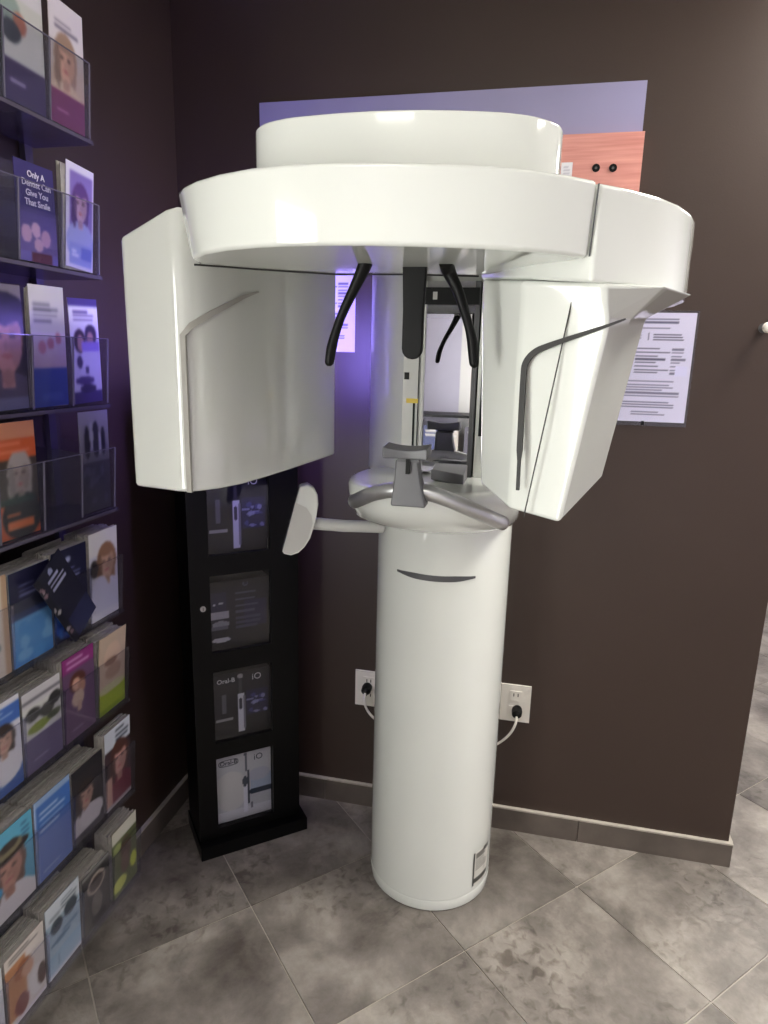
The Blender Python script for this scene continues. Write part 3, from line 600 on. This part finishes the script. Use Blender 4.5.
SK = (222, 176, 150); SKD = (190, 140, 116)
def D(r, c):
    """leaflet face for row r, column c counted from the corner"""
    C = lambda bg: Canvas(36, 76, bg)
    if (r, c) == (0, 0): return C((226, 218, 224)).rect(0, 0, 1, .24, (122, 44, 92)).grad(0, .24, 1, .66, (206, 176, 150), (196, 190, 190)).bust(.45, .53, .25, (168, 138, 120), SK, (214, 190, 160)).rect(0, 0, 1, .27, (122, 44, 92)).lines(.15, .84, .9, 2, .05, (120, 110, 130), .4).lines(.15, .13, .7, 1, .03, (206, 160, 190))
    if (r, c) == (0, 1): return C((216, 212, 216)).rect(0, 0, 1, .3, (56, 42, 86)).rect(0, .3, 1, .75, (202, 202, 196)).ell(.15, .66, .3, .1, (150, 168, 160)).ell(.42, .58, .16, .08, (176, 110, 92)).ell(.2, .5, .24, .08, (64, 70, 82)).lines(.1, .93, .8, 2, .05, (130, 124, 140)).lines(.12, .16, .7, 1, .03, (170, 160, 190))
    if (r, c) == (1, 0): return C((226, 222, 240)).rect(.14, .03, .96, .93, (138, 118, 190)).bust(.52, .62, .24, (96, 64, 130), (206, 168, 190), (170, 176, 224)).rect(.14, .03, .96, .25, (150, 160, 220)).rect(.55, .1, .96, .22, (108, 120, 200)).lines(.2, .18, .5, 2, .04, (220, 220, 245))
    if (r, c) == (1, 1): return C((60, 52, 112)).grad(0, 0, 1, .5, (112, 96, 150), (78, 66, 128)).ell(.2, .28, .13, .09, (196, 160, 180)).ell(.45, .33, .12, .08, (206, 170, 190)).ell(.7, .26, .13, .09, (190, 150, 176)).ell(.5, .18, .12, .07, (196, 160, 180)).rect(0, 0, 1, .1, (110, 100, 170)).rect(.3, .0, .85, .1, (96, 44, 60))
    if (r, c) == (2, 0): return C((232, 230, 242)).rect(0, .93, 1, 1, (74, 62, 130)).lines(.12, .88, .9, 3, .035, (96, 80, 140), .5).ell(.3, .6, .2, .11, (60, 44, 60)).ell(.7, .66, .2, .1, (54, 44, 70)).ell(.32, .58, .12, .08, (200, 160, 150)).ell(.68, .62, .12, .07, (190, 150, 140)).rect(.35, .5, .98, .6, (170, 150, 226)).ell(.25, .4, .1, .06, (70, 60, 96)).ell(.5, .32, .07, .04, (80, 70, 110)).ell(.4, .22, .34, .04, (88, 74, 124)).rect(0, 0, 1, .12, (76, 64, 118)).ell(.5, .14, .3, .04, (60, 50, 90))
    if (r, c) == (2, 1): return C((206, 204, 196)).rect(0, 0, 1, .33, (56, 78, 150)).grad(0, .33, 1, .62, (196, 170, 176), (214, 206, 216)).ell(.3, .5, .12, .05, (196, 130, 136)).ell(.55, .53, .1, .05, (188, 120, 128)).ell(.78, .57, .09, .05, (190, 126, 132)).lines(.1, .86, .85, 4, .045, (130, 128, 130), .5).rect(.1, .79, .6, .81, (70, 70, 74)).rect(.2, .05, .85, .12, (74, 96, 168))
    if (r, c) == (2, 2): return C((120, 112, 120)).rect(0, 0, 1, .3, (108, 106, 136)).bust(.55, .56, .4, (34, 28, 32), (206, 150, 144), (92, 84, 104)).ell(.55, .82, .5, .12, (24, 22, 26)).rect(0, 0, 1, .1, (120, 120, 150))
    if (r, c) == (3, 0): return C((58, 57, 68)).grad(0, .5, 1, 1, (110, 108, 116), (140, 138, 144)).ell(.25, .7, .1, .16, (40, 40, 48)).ell(.55, .72, .12, .18, (52, 52, 60)).ell(.8, .7, .08, .14, (44, 44, 52)).ell(.4, .76, .06, .14, (150, 150, 154)).ell(.68, .68, .05, .12, (160, 160, 166)).speck(.1, .1, .9, .45, [(58, 58, 84), (44, 46, 60), (80, 80, 100)], 14, .09)
    if (r, c) == (3, 2): return C((206, 96, 52)).rect(0, .86, 1, 1, (206, 140, 104)).rect(0, .3, 1, .68, (70, 62, 52)).bust(.55, .54, .24, (176, 168, 156), (176, 160, 146), (34, 40, 40)).rect(0, .3, .9, .36, (30, 66, 56)).lines(.05, .83, .9, 2, .07, (226, 130, 96), .35).rect(.15, .07, .85, .15, (224, 124, 70)).rect(.15, .2, .5, .22, (220, 120, 70))
    if (r, c) == (4, 0): return C((206, 206, 216)).rect(0, .74, 1, 1, (226, 224, 222)).bust(.6, .62, .26, (150, 112, 84), (206, 168, 140), (214, 214, 230)).ell(.35, .3, .3, .2, (216, 216, 232)).rect(0, 0, 1, .08, (226, 226, 234)).ell(.15, .6, .14, .1, (60, 54, 56))
    if (r, c) == (4, 1): return C((30, 32, 62)).ell(.45, .22, .5, .22, (40, 84, 184)).ell(.6, .3, .22, .1, (74, 130, 220)).speck(.1, .05, .9, .4, [(30, 56, 150), (80, 140, 226), (44, 96, 196)], 16, .1).lines(.25, .78, .85, 4, .05, (150, 156, 196), .35).ell(.45, .88, .08, .04, (170, 176, 210))
    if (r, c) == (4, 2): return C((38, 38, 66)).grad(0, 0, 1, .5, (70, 146, 214), (112, 180, 226)).speck(.1, .05, .9, .4, [(140, 200, 236), (80, 160, 220)], 12, .14).rect(0, .5, 1, .56, (40, 60, 110)).lines(.2, .85, .8, 3, .05, (130, 134, 176), .35)
    if (r, c) == (4, 3): return C((226, 216, 200)).rect(.86, 0, 1, 1, (196, 164, 132)).lines(.1, .9, .8, 9, .08, (150, 170, 170), .5).ell(.6, .75, .2, .05, (196, 96, 70)).ell(.6, .3, .2, .05, (96, 116, 116))
    if (r, c) == (5, 0): return C((198, 176, 156)).rect(0, 0, 1, .28, (164, 184, 54)).ell(.5, .68, .32, .2, (212, 184, 164)).ell(.45, .64, .24, .05, (150, 112, 96)).ell(.55, .5, .3, .1, (176, 146, 128)).ell(.5, .3, .5, .06, (198, 196, 150)).rect(0, 0, 1, .06, (136, 160, 40))
    if (r, c) == (5, 1): return C((104, 76, 108)).rect(0, .82, 1, 1, (140, 46, 120)).lines(.12, .95, .9, 2, .06, (216, 170, 206), .4).ell(.45, .66, .26, .12, (92, 50, 40)).ell(.4, .64, .13, .08, SK).ell(.58, .58, .12, .08, SKD).ell(.45, .46, .2, .1, (206, 180, 160)).rect(.42, .3, .56, .42, (196, 166, 148)).lines(.2, .12, .8, 1, .03, (170, 150, 180))
    if (r, c) == (5, 2): return C((214, 212, 214)).rect(0, 0, 1, .42, (108, 96, 130)).rect(0, .42, 1, .8, (222, 222, 216)).ell(.25, .7, .2, .08, (66, 66, 62)).ell(.62, .66, .2, .08, (80, 78, 72)).ell(.85, .74, .18, .08, (54, 54, 52)).ell(.4, .52, .3, .06, (150, 168, 70)).ell(.8, .55, .2, .05, (88, 96, 70)).lines(.2, .14, .85, 1, .03, (176, 166, 196)).rect(0, .86, 1, .9, (120, 116, 124))
    if (r, c) == (5, 3): return C((228, 228, 234)).rect(0, 0, 1, .3, (66, 104, 176)).rect(0, .74, 1, .94, (60, 104, 184)).lines(.1, .9, .9, 2, .05, (200, 214, 236), .35).bust(.6, .58, .2, (52, 38, 34), SK, (236, 234, 234)).lines(.1, .12, .9, 1, .03, (160, 184, 220))
    if (r, c) == (6, 0): return C((62, 44, 50)).rect(0, .76, 1, 1, (206, 212, 222)).lines(.4, .95, .95, 3, .06, (60, 66, 80), .4).bust(.55, .55, .28, (84, 50, 42), (214, 164, 150), (116, 44, 62)).rect(.0, .05, .25, .4, (206, 166, 148)).rect(0, 0, 1, .04, (180, 176, 180))
    if (r, c) == (6, 1): return C((46, 42, 46)).bust(.42, .56, .24, (58, 46, 42), (196, 156, 136), (196, 190, 192)).ell(.6, .25, .4, .14, (206, 200, 202)).rect(0, 0, 1, .1, (66, 62, 70)).rect(0, .9, 1, 1, (40, 38, 44))
    if (r, c) == (6, 2): return C((98, 124, 186)).rect(0, .55, 1, .93, (62, 108, 180)).rect(0, .93, 1, 1, (150, 176, 210)).lines(.12, .83, .9, 4, .07, (190, 206, 232), .3).lines(.15, .1, .85, 1, .03, (176, 190, 220)).rect(0, 0, .04, 1, (176, 196, 224))
    if (r, c) == (6, 3): return C((96, 176, 204)).bust(.38, .52, .32, (110, 82, 70), (204, 150, 128), (226, 222, 220)).ell(.4, .72, .5, .07, (62, 52, 50)).ell(.4, .76, .34, .08, (130, 122, 96)).ell(.42, .8, .24, .05, (58, 50, 48)).rect(0, 0, 1, .18, (224, 220, 218)).lines(.72, .92, .95, 3, .06, (60, 110, 150), .4).ell(.1, .36, .12, .06, (70, 170, 220))
    if (r, c) == (7, 0): return C((96, 104, 70)).rect(0, .82, 1, 1, (206, 204, 190)).ell(.55, .6, .22, .18, (88, 66, 56)).ell(.5, .4, .18, .16, (112, 88, 80)).ell(.25, .15, .3, .1, (206, 212, 110)).ell(.85, .3, .14, .12, (196, 206, 76)).rect(0, .7, 1, .74, (60, 66, 40)).ell(.2, .72, .16, .06, (160, 170, 110))
    if (r, c) == (7, 1): return C((62, 60, 60)).ell(.5, .72, .34, .17, (176, 164, 150)).ell(.5, .72, .25, .12, (84, 72, 68)).ell(.5, .35, .2, .2, (120, 112, 108)).ell(.55, .1, .3, .06, (34, 32, 34)).rect(0, .94, 1, 1, (130, 130, 128))
    if (r, c) == (7, 2): return C((168, 190, 204)).rect(0, .75, 1, 1, (206, 214, 220)).ell(.3, .66, .17, .1, (70, 80, 88)).ell(.72, .72, .2, .1, (64, 74, 82)).rect(.1, .78, .42, .84, (150, 160, 168)).lines(.45, .93, .95, 3, .05, (110, 122, 132), .4).ell(.4, .44, .3, .03, (88, 124, 146)).ell(.7, .5, .25, .03, (120, 150, 170)).grad(0, 0, 1, .3, (186, 206, 220), (150, 184, 206)).rect(.3, .1, .33, .25, (110, 140, 160)).rect(0, 0, 1, .05, (226, 230, 234))
    if (r, c) == (7, 3): return C((222, 214, 206)).rect(0, .1, .5, .85, (196, 140, 98)).ell(.42, .66, .22, .12, (176, 112, 76)).ell(.55, .6, .16, .1, (214, 168, 140)).ell(.75, .3, .2, .2, (232, 228, 224)).ell(.9, .3, .12, .15, (92, 66, 56)).ell(.35, .2, .18, .14, (130, 66, 64)).lines(.1, .95, .9, 2, .04, (60, 52, 50), .4).rect(0, 0, 1, .05, (230, 224, 230))
    if (r, c) == (7, 4): return C((226, 226, 228)).bust(.5, .5, .25, (60, 60, 62), (196, 160, 146), (160, 160, 166)).rect(0, 0, 1, .15, (170, 120, 130))
    return None
# row, column, width, height, in-plane tilt (deg), stack thickness behind, label
BRO = [
 (0, 0, .104, 0.232, 2, 0.004, 'white leaflet with a woman and magenta foot, topmost row at the rack end'),
 (0, 1, .108, 0.240, 1, 0.004, 'white leaflet with hands and dark purple foot, topmost row'),
 (1, 0, .090, 0.212, 4, 0.010, 'white framed leaflet with a woman in violet tones leaning in its pocket'),
 (1, 1, .108, 0.184, 0, 0.004, 'purple leaflet with white lettering above a family picture'),
 (2, 0, .098, 0.228, -2, 0.004, 'white leaflet with dark little figures under a purple bar'),
 (2, 1, .102, 0.244, -1, 0.010, 'grey topped leaflet with a hand and solid blue foot'),
 (2, 2, .108, 0.236, -1, 0.004, 'leaflet with large smiling dark haired face beside the blue footed one'),
 (3, 0, .106, 0.236, -2, 0.004, 'dark leaflet with grey silhouettes at the rack end'),
 (3, 2, .106, 0.232, -2, 0.004, 'orange leaflet with a grey haired woman'),
 (4, 0, .100, 0.222, 0, 0.063, 'pale leaflet with mother in white on a thick stack'),
 (4, 1, .106, 0.212, 0, 0.070, 'navy leaflet with bright blue foot beside the tilted one'),
 (4, 2, .110, 0.205, 0, 0.070, 'navy leaflet with light blue foot behind the tilted one'),
 (4, 3, .108, 0.210, 0, 0.042, 'cream leaflet with tan side stripe at the left edge'),
 (5, 0, .100, 0.212, 1, 0.049, 'curling beige leaflet with lime green foot'),
 (5, 1, .102, 0.212, 0, 0.070, 'purple leaflet with a couple and magenta head'),
 (5, 2, .108, 0.192, 0, 0.070, 'white leaflet with dark round pictures and lavender foot'),
 (5, 3, .108, 0.205, 0, 0.056, 'white and blue leaflet with a long haired woman'),
 (6, 0, .100, 0.226, -1, 0.028, 'leaflet with woman in wine red under a white head'),
 (6, 1, .104, 0.198, 0, 0.070, 'dark leaflet with a boy in a white shirt'),
 (6, 2, .108, 0.208, 0, 0.063, 'plain blue leaflet with pale text lines'),
 (6, 3, .110, 0.206, 0, 0.070, 'light blue leaflet with a woman in a straw hat'),
 (7, 0, .100, 0.204, 0, 0.049, 'green leaflet with a child, lowest row at the rack end'),
 (7, 1, .098, 0.170, 0, 0.070, 'dark leaflet with a pale ring, lowest row'),
 (7, 2, .112, 0.198, -1, 0.056, 'pale blue leaflet with pictures of glasses, lowest row'),
 (7, 3, .106, 0.186, 0, 0.056, 'leaflet with orange and white figures, lowest row'),
 (7, 4, .106, 0.185, 0, 0.042, 'grey white leaflet at the lower left picture corner'),
]
LEAN = R(2.6); GRP = 'leaflets in the wall rack'
def place(o, r, c, x, tilt=0, dy=0, dz=0): o.location = (x, RY-PW*(c+.5)+dy, ROWS[r]+.005+dz); o.rotation_euler = (LEAN, R(tilt), R(90)); return o
for r, c, w, h, tl, st, lb in BRO:
    if r > 3: w = min(w+.008, .1150); tl = 0
    if r == 3: tl = 0
    bend = -.009 if (r, c) == (5, 0) else (0 if st > .006 else .004)
    if (r, c) == (1, 1):
        o = thing('brochure', (0, 0, 0), lb, 'brochure', group=GRP)
        link('page', leaf_mesh(D(r, c), w, h, .002, bend, 'page', 1), PRINT, o)
        link('printed_words', text_mesh('Only A\nDentist Can\nGive You\nThat Smile', .0165, spacing=1.05, bold=.0003), mat('white_ink', (236, 232, 246), .5), o, (.002, .0005, h*.74), (R(90)-.03, 0, 0))
    else:
        o = tag(link('brochure', leaf_mesh(D(r, c), w, h, .002, bend, soft=2), PRINT), lb, 'brochure', GRP)
    dz = math.sin(abs(R(tl)))*w/2
    place(o, r, c, -1.000, tl, {(1, 1): -.001}.get((r, c), 0), dz)
    if st > .006:
        bm = bmesh.new(); n = max(4, int(st/.0035)); rg = random.Random(r*9+c)
        for k in range(n):
            y0 = .0035+st*k/n; hh = h*rg.uniform(.955, 1.0); e_ = rg.uniform(-.0015, .0015)
            add_box(bm, -w/2+e_, w/2+e_, y0, y0+st/n*.8, 0, hh)
        s_ = finish('leaflet_stack', bm, PAGE, None); place(s_, r, c, -1.000); tag(s_, 'stacked copies behind the '+lb.split(' on a thick')[0], 'leaflet stack', kind='stuff')
# the navy leaflet slipped diagonally in front of its neighbours
cv = Canvas(30, 60, (28, 28, 50)).lines(.3, .85, .85, 3, .06, (160, 164, 196), .35).ell(.5, .92, .08, .03, (150, 156, 190)).rect(0, 0, .16, 1, (20, 20, 36)).speck(.04, .1, .12, .9, [(196, 190, 190), (150, 120, 130)], 10, .05).rect(.2, 0, 1, .3, (40, 44, 80))
o = tag(link('brochure', leaf_mesh(cv, .098, .215, .002), PRINT), 'navy leaflet slipped diagonally across two blue footed ones', 'brochure', GRP)
o.location = (-.974, RY-PW*1.38, ROWS[4]+.03); o.rotation_euler = (LEAN, R(-34), R(90))

# ------------------------------------------------------------------ behind the camera, seen in the mirror
wn = tag(empty('added_window_1', (XL, -.80, 0)), 'wide bright window added as fill light in the left wall behind the camera', 'window', kind='structure')  # unseen glowing window, added to light the machine from the left
FRM = mat('window_frame_white', (232, 230, 226), .4, noise=.01)
wx, wa, wb = .75, .6, 1.9
for b in ((-wx-.08, -wx, wa-.08, wb+.08), (wx, wx+.08, wa-.08, wb+.08), (-wx, wx, wa-.08, wa), (-wx, wx, wb, wb+.08), (-.02, .02, wa, wb)):
    finish('window_frame', box_bm(0, .05, b[0], b[1], b[2], b[3], .004), FRM, wn)
WINDOW_GLOW = mat('added_window_pane', (250, 251, 246), .3, emit=WINDOW_FILL)
for a, b in ((-wx, -.02), (.02, wx)): finish('window_pane', box_bm(.004, .012, a, b, wa, wb), WINDOW_GLOW, wn)
dr = tag(finish('door_1', box_bm(-.62, .2, 0, .03, 0, 2.0, .003), FRM, None, (0, Y0, 0)), 'white door in the pale wall behind the camera', 'door', kind='structure')
finish('handle', box_bm(.1, .14, .03, .06, 1.0, 1.02, .004), SILVER, dr)
ms = thing('magazine_shelf', (-.72, Y0, 0), 'dark low shelf with magazines reflected in the mirror', 'shelf')
for z in (.08, .45, .80, 1.14): finish('board', box_bm(-.42, .4, .04, .36, z, z+.02, .002), KBLACK, ms)
for x in (-.42, .38): finish('side', box_bm(x, x+.02, .04, .36, 0, 1.16, .002), KBLACK, ms)
for k, (nm, cc) in enumerate((('dark red', (150, 60, 60)), ('blue', (60, 70, 130)), ('cream', (206, 196, 184)), ('grey', (110, 106, 116)))):
    c = Canvas(12, 16, cc).lines(.1, .9, .9, 3, .1, (225, 220, 215), .5, k)
    o = tag(link('magazine', leaf_mesh(c, .12, .24, .006, name='magazine'), PRINT), nm+' magazine standing in the dark shelf seen in the mirror', 'magazine', 'magazines in the reflected shelf')
    o.location = (-.99+.17*k, Y0+.22, .8205); o.rotation_euler = (0, 0, PI)
